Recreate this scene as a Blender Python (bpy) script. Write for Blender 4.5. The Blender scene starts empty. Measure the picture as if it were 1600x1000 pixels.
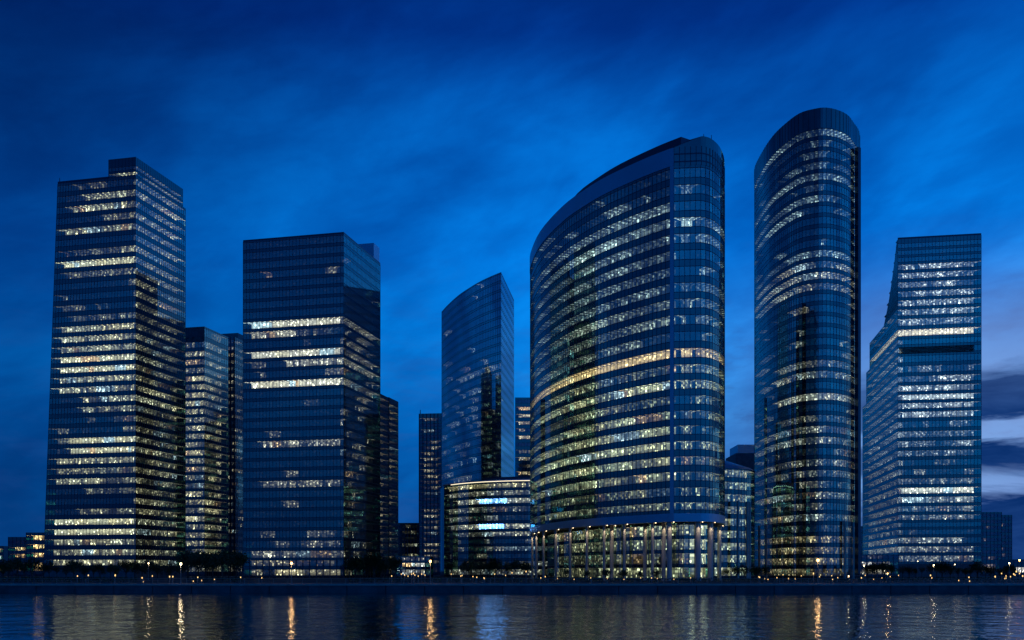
import bpy, math, random
from mathutils import Vector
random.seed(7)
SC = bpy.context.scene
COL = SC.collection
# ------------------------------------------------------------------ camera
F = 1555.6          # focal length in pixels of the 1600 px wide photograph
HOR = 892.0         # image row of the horizon
CAMZ = 4.5
cam_d = bpy.data.cameras.new('camera')
cam_d.sensor_width = 36.0
cam_d.lens = 35.0
cam_d.shift_y = (HOR - 500.0) / 1600.0
cam_d.clip_start = 0.5
cam_d.clip_end = 30000
cam = bpy.data.objects.new('camera', cam_d)
cam.location = (0, 0, CAMZ)
cam.rotation_euler = (math.radians(90), 0, 0)
COL.objects.link(cam)
SC.camera = cam
SC.view_settings.view_transform = 'Standard'
SC.view_settings.look = 'None'
SC.view_settings.exposure = 0
SC.view_settings.gamma = 1
SC.render.engine = 'CYCLES'
SC.cycles.max_bounces = 8
SC.cycles.diffuse_bounces = 2
SC.cycles.glossy_bounces = 4
SC.cycles.transmission_bounces = 4
SC.cycles.transparent_max_bounces = 12
SC.cycles.caustics_reflective = False
SC.cycles.caustics_refractive = False
SC.cycles.sample_clamp_indirect = 3.0

# ------------------------------------------------------------------ world (dusk sky with cloud)
world = bpy.data.worlds.new("World")
SC.world = world
world.use_nodes = True
nt = world.node_tree
nt.nodes.clear()
class G:
    """tiny node helper"""
    def __init__(s, nt): s.nt = nt
    def n(s, t, **k):
        x = s.nt.nodes.new(t)
        for a, b in k.items(): setattr(x, a, b)
        return x
    def put(s, node, i, v):
        if v is None: return
        if isinstance(v, bpy.types.NodeSocket): s.nt.links.new(v, node.inputs[i])
        else: node.inputs[i].default_value = v
    def m(s, op, a, b=None, c=None, clamp=False):
        x = s.n('ShaderNodeMath', operation=op, use_clamp=clamp)
        s.put(x, 0, a); s.put(x, 1, b); s.put(x, 2, c)
        return x.outputs[0]
    def mr(s, v, a, b, c=0.0, d=1.0, smooth=True):
        x = s.n('ShaderNodeMapRange', interpolation_type='SMOOTHSTEP' if smooth else 'LINEAR')
        s.put(x, 0, v); s.put(x, 1, a); s.put(x, 2, b); s.put(x, 3, c); s.put(x, 4, d)
        return x.outputs[0]
    def mix(s, f, a, b, blend='MIX'):
        x = s.n('ShaderNodeMix', data_type='RGBA', blend_type=blend)
        s.put(x, 0, f); s.put(x, 6, a); s.put(x, 7, b)
        return x.outputs[2]
    def ramp(s, v, stops, interp='LINEAR'):
        x = s.n('ShaderNodeValToRGB')
        x.color_ramp.interpolation = interp
        e = x.color_ramp.elements
        while len(e) < len(stops): e.new(0.5)
        for k, (p, c) in enumerate(stops):
            e[k].position = p; e[k].color = (*c, 1) if len(c) == 3 else c
        s.put(x, 0, v)
        return x.outputs[0]
    def noise(s, vec, scale, detail=3, rough=0.5, dist=0.0, fac=True):
        x = s.n('ShaderNodeTexNoise')
        s.put(x, 'Vector', vec); s.put(x, 'Scale', scale); s.put(x, 'Detail', detail)
        s.put(x, 'Roughness', rough); s.put(x, 'Distortion', dist)
        return x.outputs[0]
    def comb(s, x_, y_, z_):
        x = s.n('ShaderNodeCombineXYZ')
        s.put(x, 0, x_); s.put(x, 1, y_); s.put(x, 2, z_)
        return x.outputs[0]
g = G(nt)
tc = g.n('ShaderNodeTexCoord')
sep = g.n('ShaderNodeSeparateXYZ')
nt.links.new(tc.outputs['Generated'], sep.inputs[0])
dx, dy, dz = sep.outputs
az = g.m('ARCTAN2', dx, dy)                 # 0 ahead, + to the right (radians)
el = g.m('ARCSINE', dz)
ela = g.m('ABSOLUTE', el)
# base gradient by elevation (radians / 1.2)
e01 = g.m('DIVIDE', ela, 1.2, clamp=True)
base = g.ramp(e01, [(0.0, (.003, .080, .34)), (0.06, (.002, .125, .47)), (0.154, (.0008, .195, .70)), (0.254, (.0005, .180, .72)),
                    (0.35, (.0004, .108, .50)), (0.413, (.0003, .044, .30)), (0.55, (.0003, .018, .15)), (1.0, (.0003, .008, .07))])
# brighter towards the right, darker towards the left
azl = g.mr(ela, .44, .22, .26, .42)
azb = g.mr(dx, -0.45, 0.06, azl, 1.0)
base = g.mix(1.0, base, g.comb(azb, azb, g.m('POWER', azb, .82)), 'MULTIPLY')
glow = g.m('MULTIPLY', g.mr(az, -0.05, 0.45, 0, 1), g.mr(ela, 0.33, 0.10, 0, 1))
glow = g.m('MULTIPLY', glow, g.mr(az, 2.0, 0.8, 0, 1))
base = g.mix(g.m('MULTIPLY', glow, 0.8), base, (.10, .31, .73, 1))
# broad soft cloud streaks, drifting up to the right
cy_ = g.m('MULTIPLY', dy, 1.6)
u = g.m('ADD', g.m('MULTIPLY', dx, 2.4), g.m('MULTIPLY', dz, -1.2))
v = g.m('ADD', g.m('MULTIPLY', dz, 4.4), g.m('MULTIPLY', dx, -1.0))
n1 = g.noise(g.comb(u, cy_, v), 2.0, 5, .52, .25)
n1b = g.noise(g.comb(g.m('MULTIPLY', dx, 3.0), g.m('MULTIPLY', dy, 2.0), g.m('ADD', g.m('MULTIPLY', dz, 7.0), g.m('MULTIPLY', dx, -1.5))), 2.6, 6, .6, .2)
f1 = g.m('MULTIPLY', g.mr(n1, 0.34, 0.66, 0.70, 1.25), g.mr(n1b, .35, .68, .86, 1.18))
base = g.mix(1.0, base, g.comb(f1, f1, g.m('POWER', f1, 0.7)), 'MULTIPLY')
# fine mottled cloud low in the sky
n2 = g.noise(g.comb(g.m('MULTIPLY', dx, 5.0), g.m('MULTIPLY', dy, 5.0), g.m('MULTIPLY', dz, 16.0)), 2.4, 6, .62, .3)
low = g.mr(ela, 0.36, 0.10, 0, 1)
f2 = g.m('MULTIPLY', g.mr(n2, 0.46, 0.66, 0, 1), g.m('MULTIPLY', low, g.mr(dx, -0.3, 0.3, 0.10, .55)))
base = g.mix(f2, base, (.030, .085, .31, 1))
# heavy cloud banks over the sunset at the right
nb = g.noise(g.comb(g.m('MULTIPLY', dx, 4.0), g.m('MULTIPLY', dy, 4.0), g.m('MULTIPLY', dz, 22.0)), 1.6, 6, .6, .4)
es = g.m('ADD', el, g.m('MULTIPLY', g.m('SUBTRACT', nb, 0.5), 0.055))
band = g.ramp(g.m('DIVIDE', es, 0.25, clamp=True),
              [(0.0, (1, 1, 1)), (0.24, (1, 1, 1)), (0.29, (0, 0, 0)), (0.33, (0.1, .1, .1)), (0.38, (1, 1, 1)), (0.44, (1, 1, 1)),
               (0.48, (0, 0, 0)), (0.53, (0, 0, 0)), (0.56, (1, 1, 1)), (0.68, (.9, .9, .9)), (0.77, (0, 0, 0)), (1.0, (0, 0, 0))])
bm_ = g.m('MULTIPLY', band, g.mr(az, 0.16, 0.42, 0, 1.0))
bm_ = g.m('MULTIPLY', bm_, g.mr(az, 1.5, 0.9, 0, 1))
lit = g.m('MULTIPLY', g.m('MULTIPLY', g.mr(az, 0.2, 0.45, 0, .6), g.mr(az, 1.4, .8, 0, 1)), g.mr(ela, 0.30, 0.15, 0, 1))
base = g.mix(lit, base, (.25, .36, .68, 1))
cdk = g.mix(g.mr(nb, .35, .65), (.002, .026, .14, 1), (.012, .055, .22, 1))
base = g.mix(bm_, base, cdk)
sky = g.n('ShaderNodeTexSky', sky_type='NISHITA')
sky.sun_disc = False
sky.sun_elevation = math.radians(-8)
sky.sun_rotation = math.radians(55)
bg = g.n('ShaderNodeBackground')
nt.links.new(base, bg.inputs[0]); bg.inputs[1].default_value = 1.0
bg2 = g.n('ShaderNodeBackground')
nt.links.new(sky.outputs[0], bg2.inputs[0]); bg2.inputs[1].default_value = 0.05
add = g.n('ShaderNodeAddShader')
nt.links.new(bg.outputs[0], add.inputs[0]); nt.links.new(bg2.outputs[0], add.inputs[1])
out = g.n('ShaderNodeOutputWorld')
nt.links.new(add.outputs[0], out.inputs[0])

# ------------------------------------------------------------------ materials
def newmat(name):
    m = bpy.data.materials.new(name); m.use_nodes = True
    m.node_tree.nodes.clear()
    g = G(m.node_tree)
    o = g.n('ShaderNodeOutputMaterial')
    return m, g, o
def principled(name, col, rough=.6, metal=0.0, spec=.5, noise=0.0, nscale=1.0, bump=0.0, bscale=3.0):
    m, g, o = newmat(name)
    p = g.n('ShaderNodeBsdfPrincipled')
    g.put(p, 'Roughness', rough); g.put(p, 'Metallic', metal); g.put(p, 'Specular IOR Level', spec)
    c = (*col, 1)
    if noise:
        t = g.n('ShaderNodeTexCoord')
        nn = g.noise(t.outputs['Object'], nscale, 4, .6)
        f = g.mr(nn, .3, .7, 1 - noise, 1 + noise)
        c = g.mix(1.0, c, g.comb(f, f, f), 'MULTIPLY')
    g.put(p, 'Base Color', c)
    if bump:
        t = g.n('ShaderNodeTexCoord')
        b = g.n('ShaderNodeBump'); g.put(b, 'Strength', bump); g.put(b, 'Height', g.noise(t.outputs['Object'], bscale, 3))
        g.put(p, 'Normal', b.outputs[0])
    m.node_tree.links.new(p.outputs[0], o.inputs[0])
    return m
def glass(name, tint, refl, rmin, rmax, wob=.02, wscale=.35):
    m, g, o = newmat(name)
    tr = g.n('ShaderNodeBsdfTransparent'); g.put(tr, 'Color', (*tint, 1))
    gl = g.n('ShaderNodeBsdfGlossy'); g.put(gl, 'Color', (*refl, 1)); g.put(gl, 'Roughness', .03)
    t = g.n('ShaderNodeTexCoord')
    b = g.n('ShaderNodeBump'); g.put(b, 'Strength', 1.0); g.put(b, 'Distance', wob)
    g.put(b, 'Height', g.noise(t.outputs['Object'], wscale, 2, .5))
    g.put(gl, 'Normal', b.outputs[0])
    lw = g.n('ShaderNodeLayerWeight'); g.put(lw, 'Blend', .35)
    f = g.mr(lw.outputs['Fresnel'], 0.02, 0.8, rmin, rmax, smooth=False)
    mx = g.n('ShaderNodeMixShader')
    g.put(mx, 0, f)
    m.node_tree.links.new(tr.outputs[0], mx.inputs[1]); m.node_tree.links.new(gl.outputs[0], mx.inputs[2])
    m.node_tree.links.new(mx.outputs[0], o.inputs[0])
    return m
def room_mat(name, ceiling=False):
    """lit rooms: the lamp state of every room is stored per face ("lamp"), the clutter of desks, blinds and lamps is procedural"""
    m, g, o = newmat(name)
    at = g.n('ShaderNodeAttribute', attribute_name='lamp')
    uv = g.n('ShaderNodeUVMap', uv_map='UVMap')
    sp = g.n('ShaderNodeSeparateXYZ'); g.put(sp, 0, uv.outputs[0])
    if not ceiling:
        vo = g.n('ShaderNodeTexWhiteNoise', noise_dimensions='3D')
        cx = g.m('FLOOR', g.m('MULTIPLY', sp.outputs[0], 1.1)); vl = g.m('MODULO', sp.outputs[1], 13.0)
        g.put(vo, 0, g.comb(cx, g.m('FLOOR', g.m('MULTIPLY', sp.outputs[1], 1.6)), 0.0))
        # desks and blinds darken the lower part of the room, lamps sparkle near its ceiling
        low_ = g.m('LESS_THAN', vl, g.m('MULTIPLY_ADD', vo.outputs[0], 1.2, .1))
        desk = g.m('MULTIPLY_ADD', low_, -.62, 1.0)
        r_ = vo.outputs[0]
        speck = g.m('MULTIPLY_ADD', g.m('GREATER_THAN', r_, .68), 1.05, g.m('MULTIPLY_ADD', r_, .30, .06))
        even = g.m('MULTIPLY_ADD', r_, .65, .70)
        f = g.m('MULTIPLY', desk, g.m('ADD', speck, g.m('MULTIPLY', at.outputs['Alpha'], g.m('SUBTRACT', even, speck))))
        v2 = g.n('ShaderNodeTexWhiteNoise', noise_dimensions='3D')
        g.put(v2, 0, g.comb(g.m('FLOOR', g.m('MULTIPLY', sp.outputs[0], 1.7)), g.m('FLOOR', g.m('MULTIPLY', sp.outputs[1], 1.7)), 4.0))
        f = g.m('MULTIPLY_ADD', g.m('GREATER_THAN', v2.outputs[0], .92), 3.8, f)
    else:
        fx = g.m('FRACT', g.m('MULTIPLY', sp.outputs[0], .42))
        fy = g.m('FRACT', g.m('MULTIPLY', sp.outputs[1], .55))
        f = g.m('MULTIPLY', g.m('LESS_THAN', fx, .30), g.m('LESS_THAN', fy, .55))
        f = g.m('MULTIPLY_ADD', f, 2.4, .30)
    em = g.n('ShaderNodeEmission'); g.put(em, 0, at.outputs[0]); g.put(em, 1, f)
    df = g.n('ShaderNodeBsdfDiffuse'); g.put(df, 0, (.18, .18, .17, 1))
    ad = g.n('ShaderNodeAddShader')
    m.node_tree.links.new(em.outputs[0], ad.inputs[0]); m.node_tree.links.new(df.outputs[0], ad.inputs[1])
    m.node_tree.links.new(ad.outputs[0], o.inputs[0])
    m.cycles.emission_sampling = 'NONE'
    return m
def emissive(name, col, strength, sample=True):
    m, g, o = newmat(name)
    em = g.n('ShaderNodeEmission'); g.put(em, 0, (*col, 1)); g.put(em, 1, strength)
    m.node_tree.links.new(em.outputs[0], o.inputs[0])
    if not sample: m.cycles.emission_sampling = 'NONE'
    return m
M = {}
M['glass'] = glass('curtain_wall_glass', (.80, .88, .86), (.34, .95, .93), .29, .95, .012)
M['glass_dim'] = glass('tinted_window_glass', (.75, .78, .74), (.45, .65, .9), .16, .8, .012)
M['glass_blue'] = glass('blue_mirror_glass', (.55, .70, .78), (.45, .92, 1.0), .46, .96, .012)
M['room'] = room_mat('lit_room_walls')
M['ceil'] = room_mat('lit_room_ceilings', True)
def spandrel_mat(nm='dark_spandrel_glass', rm=.15):
    m, g, o = newmat(nm)
    df = g.n('ShaderNodeBsdfDiffuse'); g.put(df, 0, (.010, .018, .03, 1))
    gl = g.n('ShaderNodeBsdfGlossy'); g.put(gl, 'Color', (.34, .92, .94, 1)); g.put(gl, 'Roughness', .05)
    t = g.n('ShaderNodeTexCoord'); b = g.n('ShaderNodeBump'); g.put(b, 'Strength', 1.0); g.put(b, 'Distance', .012)
    g.put(b, 'Height', g.noise(t.outputs['Object'], .35, 2, .5)); g.put(gl, 'Normal', b.outputs[0])
    lw = g.n('ShaderNodeLayerWeight'); g.put(lw, 'Blend', .35)
    mx = g.n('ShaderNodeMixShader'); g.put(mx, 0, g.mr(lw.outputs['Fresnel'], .02, .8, rm, .88, smooth=False))
    m.node_tree.links.new(df.outputs[0], mx.inputs[1]); m.node_tree.links.new(gl.outputs[0], mx.inputs[2])
    m.node_tree.links.new(mx.outputs[0], o.inputs[0]); return m
M['spandrel'] = spandrel_mat()
M['spandrel_blue'] = spandrel_mat('blue_spandrel_glass', .36)
M['metal'] = principled('dark_mullion_metal', (.05, .08, .12), .35, .6)
M['panel'] = principled('blue_grey_metal_panel', (.42, .52, .66), .30, .45, noise=.06, nscale=.1)
M['roof'] = principled('roof_gravel', (.12, .12, .13), .8, noise=.2, nscale=.5)
M['concrete'] = principled('pale_concrete', (.30, .30, .30), .75, noise=.15, nscale=.3)
M['stone'] = principled('grey_stone_cladding', (.16, .16, .18), .6, noise=.2, nscale=.4)
M['brick'] = principled('dark_brick', (.16, .08, .07), .8, noise=.2, nscale=.6)
M['column'] = principled('pale_column_stone', (.50, .47, .43), .5, noise=.08, nscale=.5)

# ------------------------------------------------------------------ geometry helpers
def at(px, Y): return (px - 800.0) / F * Y
def zat(py, Y): return CAMZ + (HOR - py) / F * Y
class MB:
    def __init__(s): s.v = []; s.f = []; s.mi = []; s.uv = []; s.c = []; s.mats = []
    def mid(s, m):
        if m not in s.mats: s.mats.append(m)
        return s.mats.index(m)
    def face(s, pts, m, uv=None, c=(0, 0, 0)):
        b = len(s.v); s.v.extend(pts); s.f.append(tuple(range(b, b + len(pts))))
        s.mi.append(s.mid(m)); s.uv.append(uv or [(0, 0)] * len(pts)); s.c.append(c)
    def box(s, cx, cy, cz, sx, sy, sz, m, rot=0.0):
        ca, sa = math.cos(rot), math.sin(rot)
        P = []
        for z in (cz - sz / 2, cz + sz / 2):
            for (a, b) in ((-1, -1), (1, -1), (1, 1), (-1, 1)):
                x, y = a * sx / 2, b * sy / 2
                P.append((cx + x * ca - y * sa, cy + x * sa + y * ca, z))
        s.hexa(P, m)
    def hexa(s, P, m):
        b = len(s.v); s.v.extend(P)
        for q in ((3, 2, 1, 0), (4, 5, 6, 7), (0, 1, 5, 4), (1, 2, 6, 5), (2, 3, 7, 6), (3, 0, 4, 7)):
            s.f.append(tuple(b + i for i in q)); s.mi.append(s.mid(m)); s.uv.append([(0, 0)] * 4); s.c.append((0, 0, 0))
    def cyl(s, x, y, z0, z1, r0, r1, m, n=14, cap=True):
        b = len(s.v)
        for k in range(n):
            a = 2 * math.pi * k / n
            s.v.append((x + r0 * math.cos(a), y + r0 * math.sin(a), z0))
        for k in range(n):
            a = 2 * math.pi * k / n
            s.v.append((x + r1 * math.cos(a), y + r1 * math.sin(a), z1))
        mi = s.mid(m)
        for k in range(n):
            j = (k + 1) % n
            s.f.append((b + k, b + j, b + n + j, b + n + k)); s.mi.append(mi); s.uv.append([(0, 0)] * 4); s.c.append((0, 0, 0))
        if cap:
            s.f.append(tuple(b + n + k for k in range(n))); s.mi.append(mi); s.uv.append([(0, 0)] * n); s.c.append((0, 0, 0))
            s.f.append(tuple(b + n - 1 - k for k in range(n))); s.mi.append(mi); s.uv.append([(0, 0)] * n); s.c.append((0, 0, 0))
    def tube(s, p0, p1, r0, r1, m, n=6):
        p0, p1 = Vector(p0), Vector(p1)
        d = (p1 - p0).normalized()
        a = d.cross(Vector((0, 0, 1)) if abs(d.z) < .9 else Vector((1, 0, 0))).normalized(); c = d.cross(a)
        b = len(s.v); mi = s.mid(m)
        for (p, r) in ((p0, r0), (p1, r1)):
            for k in range(n):
                t = 2 * math.pi * k / n
                s.v.append(tuple(p + (a * math.cos(t) + c * math.sin(t)) * r))
        for k in range(n):
            j = (k + 1) % n
            s.f.append((b + k, b + j, b + n + j, b + n + k)); s.mi.append(mi); s.uv.append([(0, 0)] * 4); s.c.append((0, 0, 0))
    def ball(s, x, y, z, r, m, n=8, k=6, sz=1.0):
        b = len(s.v); mi = s.mid(m)
        for i in range(k + 1):
            ph = math.pi * i / k
            for j in range(n):
                t = 2 * math.pi * j / n
                s.v.append((x + r * math.sin(ph) * math.cos(t), y + r * math.sin(ph) * math.sin(t), z - r * sz * math.cos(ph)))
        for i in range(k):
            for j in range(n):
                j2 = (j + 1) % n
                s.f.append((b + i * n + j, b + i * n + j2, b + (i + 1) * n + j2, b + (i + 1) * n + j))
                s.mi.append(mi); s.uv.append([(0, 0)] * 4); s.c.append((0, 0, 0))
    def mesh(s, name, smooth=False, data=True):
        me = bpy.data.meshes.new(name)
        me.from_pydata(s.v, [], s.f)
        for m in s.mats: me.materials.append(m)
        me.polygons.foreach_set('material_index', s.mi)
        if data:
            ul = me.uv_layers.new(name='UVMap')
            fl = [x for f in s.uv for p in f for x in p]
            ul.data.foreach_set('uv', fl)
            ca = me.attributes.new('lamp', 'FLOAT_COLOR', 'FACE') if False else me.color_attributes.new('lamp', 'FLOAT_COLOR', 'CORNER')
            cl = []
            for f, c in zip(s.f, s.c): cl.extend((c[0], c[1], c[2], c[3] if len(c) > 3 else 0.0) * len(f))
            ca.data.foreach_set('color', cl)
        if smooth: me.polygons.foreach_set('use_smooth', [True] * len(me.polygons))
        me.update()
        return me
    def build(s, name, parent=None, smooth=False, data=False, **props):
        o = bpy.data.objects.new(name, s.mesh(name, smooth, data))
        COL.objects.link(o)
        if parent is not None:
            o.parent = parent
            o.matrix_parent_inverse = parent.matrix_basis.inverted()
        for k, v in props.items(): o[k] = v
        return o
def thing(name, label, cat, loc=(0, 0, 0), group=None, rz=0):
    o = bpy.data.objects.new(name, None); COL.objects.link(o)
    o.location = loc; o.rotation_euler = (0, 0, rz); o.empty_display_size = 1
    o['label'] = label; o['category'] = cat
    if group: o['group'] = group
    return o
def copy_tree(o, loc, rz=0, sc=1.0, label=None):
    c = o.copy(); COL.objects.link(c); c.location = loc; c.rotation_euler = (0, 0, rz); c.scale = (sc, sc, sc)
    if label: c['label'] = label
    for ch in list(o.children):
        d = ch.copy(); COL.objects.link(d); d.parent = c
    return c

def resample(pts, n):
    L = [0]
    for a, b in zip(pts, pts[1:]): L.append(L[-1] + math.dist(a, b))
    T = L[-1]; res = []
    k = 0
    for i in range(n + 1):
        t = T * i / n
        while k < len(L) - 2 and L[k + 1] < t: k += 1
        f = (t - L[k]) / max(1e-6, L[k + 1] - L[k]); f = min(max(f, 0), 1)
        a, b = pts[k], pts[k + 1]
        res.append((a[0] + (b[0] - a[0]) * f, a[1] + (b[1] - a[1]) * f))
    return res, T
def spline(pts, n=8):
    """Catmull-Rom through plan points"""
    P = [pts[0]] + list(pts) + [pts[-1]]
    out = []
    for i in range(1, len(P) - 2):
        p0, p1, p2, p3 = P[i - 1], P[i], P[i + 1], P[i + 2]
        for k in range(n):
            t = k / n
            out.append(tuple(.5 * ((2 * p1[j]) + (-p0[j] + p2[j]) * t + (2 * p0[j] - 5 * p1[j] + 4 * p2[j] - p3[j]) * t * t
                                   + (-p0[j] + 3 * p1[j] - 3 * p2[j] + p3[j]) * t ** 3) for j in (0, 1)))
    out.append(tuple(pts[-1]))
    return out
def vnormals(pts, cen):
    N = []
    for i in range(len(pts)):
        a = pts[max(0, i - 1)]; b = pts[min(len(pts) - 1, i + 1)]
        x, y = b[1] - a[1], -(b[0] - a[0]); l = math.hypot(x, y) or 1
        N.append([x / l, y / l])
    m = len(pts) // 2
    if N[m][0] * (pts[m][0] - cen[0]) + N[m][1] * (pts[m][1] - cen[1]) < 0:
        N = [[-a, -b] for a, b in N]
    return N
def off(pts, N, d): return [(p[0] + n[0] * d, p[1] + n[1] * d) for p, n in zip(pts, N)]

def rooms(n, level, base, warm, jit=.45, spans=()):
    """lamp colour of each bay on one storey"""
    lo, hi = 0.0, 1.0
    rest = .04
    if isinstance(level, tuple):
        level, lo, hi = level[:3]
    res = []
    i = 0
    while i < n:
        run = random.choice((1, 2, 2, 3, 4, 5, 7))
        inside = lo <= (i + .5) / n <= hi
        lv = level if inside else min(level, .12)
        p = min(1.0, .12 + lv * 1.05) if lv > .03 else .02
        on = random.random() < p or lv >= .95
        b = lv * (random.uniform(.5, 1.2) if lv < .95 else random.uniform(.9, 1.15)) if on else lv * (random.uniform(.12, .5) if lv > .3 else .06 * random.random())
        if on and lv < .3: b = max(b, random.uniform(.05, .32))
        w = random.uniform(-jit, jit)
        c = [base[k] + (warm[k] - base[k]) * (.5 + w) for k in range(3)]
        z = random.random()
        if base is not warm and z < .035: c = [1.0, .66, .32]
        elif base is not warm and z < .09: c = [.72, .95, 1.0]
        al = .85 if lv >= .95 else .40 if lv > .7 else .10
        for k in range(run):
            if i + k < n:
                j = random.uniform(.3, 1.4) if lv < .95 else random.uniform(.75, 1.15)
                bb = b * j + .002
                if lv < .95 and random.random() < .10: bb *= .2
                res.append((c[0] * bb, c[1] * bb, c[2] * bb, al))
        i += run
    for (a, b, col) in spans:
        for k in range(n):
            if a <= (k + .5) / n <= b:
                j = random.uniform(.75, 1.1) if random.random() > .15 else .3
                res[k] = tuple(c * j for c in col) + (1.0,)
    return res

def tower(root, walls, rows, refY, ztop, zbase=None, wf=.60, depth=2.6, bay=1.5, pal=((.75, .9, .85), (1, .88, .6)),
          gain=1.0, zmin=None, plan=None, gls='glass', spm='spandrel', capmat='roof', mull=.16, taper=0, pr=.04, cap=True):
    """walls: [(kind, pts, level_index)], kind in 'win','panel','plain' ; rows: [(y_px, level or [levels]) , ...] top to bottom"""
    zs = [zat(r[0], refY) for r in rows]
    top = [ztop] + [(a + b) / 2 for a, b in zip(zs, zs[1:])]
    bot = top[1:] + [zbase if zbase is not None else zs[-1] - (zs[-2] - zs[-1]) / 2]
    # counts fixed for the whole height
    counts = []
    ref = plan(zs[-1]) if plan else walls
    for k, w in enumerate(walls):
        _, T = resample(ref[k][1], 4)
        counts.append(max(1, round(T / ((w[3] if len(w) > 3 else bay) if w[0] == 'win' else 6.0))))
    for ri, r in enumerate(rows):
        z0, z1 = bot[ri], top[ri]
        if ri == 0: zh = zs[0] + (zs[0] - z0) - .0
        else: zh = z1
        h = zh - z0
        sill = z0 + h * (1 - wf) * .62; head = zh - h * (1 - wf) * .38
        lv = r[1]; tint = r[2] if len(r) > 2 else None
        W0 = plan(z0 + .06) if plan else walls
        W1 = plan(z1 - .06) if plan else walls
        allp = [p for w in W0 for p in w[1]]
        cen = (sum(p[0] for p in allp) / len(allp), sum(p[1] for p in allp) / len(allp))
        wb, sp, rm = MB(), MB(), MB()
        for k, w in enumerate(W0):
            n = counts[k]
            P0, T = resample(w[1], n); P1, _ = resample(W1[k][1], n)
            if T < 1.0: continue
            nn = vnormals(P0, cen)
            def lerp(z):
                t = (z - z0) / (z1 - z0)
                return [(a[0] + (b[0] - a[0]) * t, a[1] + (b[1] - a[1]) * t) for a, b in zip(P0, P1)]
            Q = lambda pts, i, z: (pts[i][0], pts[i][1], z)
            def strip(mb, za, zb, m, d=0.0, c=None):
                A = off(lerp(za), nn, d); B = off(lerp(zb), nn, d)
                for i in range(n):
                    mb.face([Q(A, i, za), Q(A, i + 1, za), Q(B, i + 1, zb), Q(B, i, zb)], m)
            if w[0] == 'panel':
                strip(sp, z0, z1, M['panel'], .12); continue
            if w[0] == 'plain':
                strip(sp, z0, z1, M[spm]); continue
            L = lv[w[2]] if isinstance(lv, (list,)) else lv
            strip(sp, z0, sill, M[spm]); strip(sp, head, z1, M[spm])
            strip(wb, sill, head, M[gls], -.03)
            # transoms proud of the glass
            for (za, zb, dd) in ((sill - .16, sill + .02, .05), (head - .02, head + .12, .05)):
                A = off(lerp(za), nn, dd); B = off(lerp(zb), nn, dd); C = off(lerp(za), nn, 0); D = off(lerp(zb), nn, 0)
                for i in range(n):
                    sp.face([Q(A, i, za), Q(A, i + 1, za), Q(B, i + 1, zb), Q(B, i, zb)], M['metal'])
                    sp.face([Q(B, i, zb), Q(B, i + 1, zb), Q(D, i + 1, zb), Q(D, i, zb)], M['metal'])
                    sp.face([Q(C, i, za), Q(C, i + 1, za), Q(A, i + 1, za), Q(A, i, za)], M['metal'])
            if mull:
                A = lerp(z0); B = lerp(z1)
                for i in range(n + 1):
                    j = min(i, n - 1)
                    tx, ty = A[j + 1][0] - A[j][0], A[j + 1][1] - A[j][1]; l = math.hypot(tx, ty); tx /= l; ty /= l
                    hw = mull / 2
                    P = []
                    for (pp, z) in ((A[i], z0), (B[i], z1)):
                        for (a, b) in ((-1, -.02), (1, -.02), (1, pr), (-1, pr)):
                            P.append((pp[0] + tx * hw * a + nn[i][0] * b, pp[1] + ty * hw * a + nn[i][1] * b, z))
                    wb.hexa(P, M['metal'])
            # rooms behind the glass
            O = lerp(sill)
            straight = len(w[1]) == 2
            if taper:
                I = [(p[0] - q[0] * dl_, p[1] - q[1] * dl_) for i, (p, q) in enumerate(zip(O, nn)) for dl_ in (max(.06, depth * min(1, T * min(i, n - i) / n / taper)),)]
            else: I = off(O, nn, -depth)
            if straight and not taper:
                tx, ty = (O[-1][0] - O[0][0]) / T, (O[-1][1] - O[0][1]) / T
                dd = min(depth, T * .3)
                I = [(p[0] + tx * (dd - 2 * dd * i / n), p[1] + ty * (dd - 2 * dd * i / n)) for i, p in enumerate(I)]
            base, warm = pal
            gg = gain * 1.05
            if tint: base = warm = tint
            lamps = rooms(n, L, base, warm, spans=(r[3] if len(r) > 3 and k == 0 else ()))
            zz = k * .006
            u0 = k * 311.0 + ri * 17.3; vv = ri * 13.0
            for i in range(n):
                c = tuple(x * gg for x in lamps[i][:3]) + (lamps[i][3],)
                ua, ub = u0 + T * i / n, u0 + T * (i + 1) / n
                rm.face([Q(I, i, sill), Q(I, i + 1, sill), Q(I, i + 1, head), Q(I, i, head)], M['room'],
                        [(ua, vv), (ub, vv), (ub, vv + head - sill), (ua, vv + head - sill)], c)
                rm.face([Q(O, i, head - .05 - zz), Q(I, i, head - .05 - zz), Q(I, i + 1, head - .05 - zz), Q(O, i + 1, head - .05 - zz)], M['ceil'],
                        [(ua, vv), (ua, vv + depth), (ub, vv + depth), (ub, vv)], c)
                rm.face([Q(O, i, sill + .02 + zz), Q(O, i + 1, sill + .02 + zz), Q(I, i + 1, sill + .02 + zz), Q(I, i, sill + .02 + zz)], M['stone'])
        loop = [p for w in W0 for p in (w[1][:-1] if math.dist(w[1][-1], w[1][0]) > .01 else w[1])]
        for z in ((z1,) if ri else (z1 - .02,)):
            lp = []
            for w in W0: lp += w[1][:-1]
            sp.face([(p[0], p[1], z) for p in lp], M[capmat])
        wo = wb.build('window_band', root)
        if rm.f: rm.build('lit_offices', wo, data=True)
        sp.build('spandrel_band', root)
    return top, bot

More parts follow.
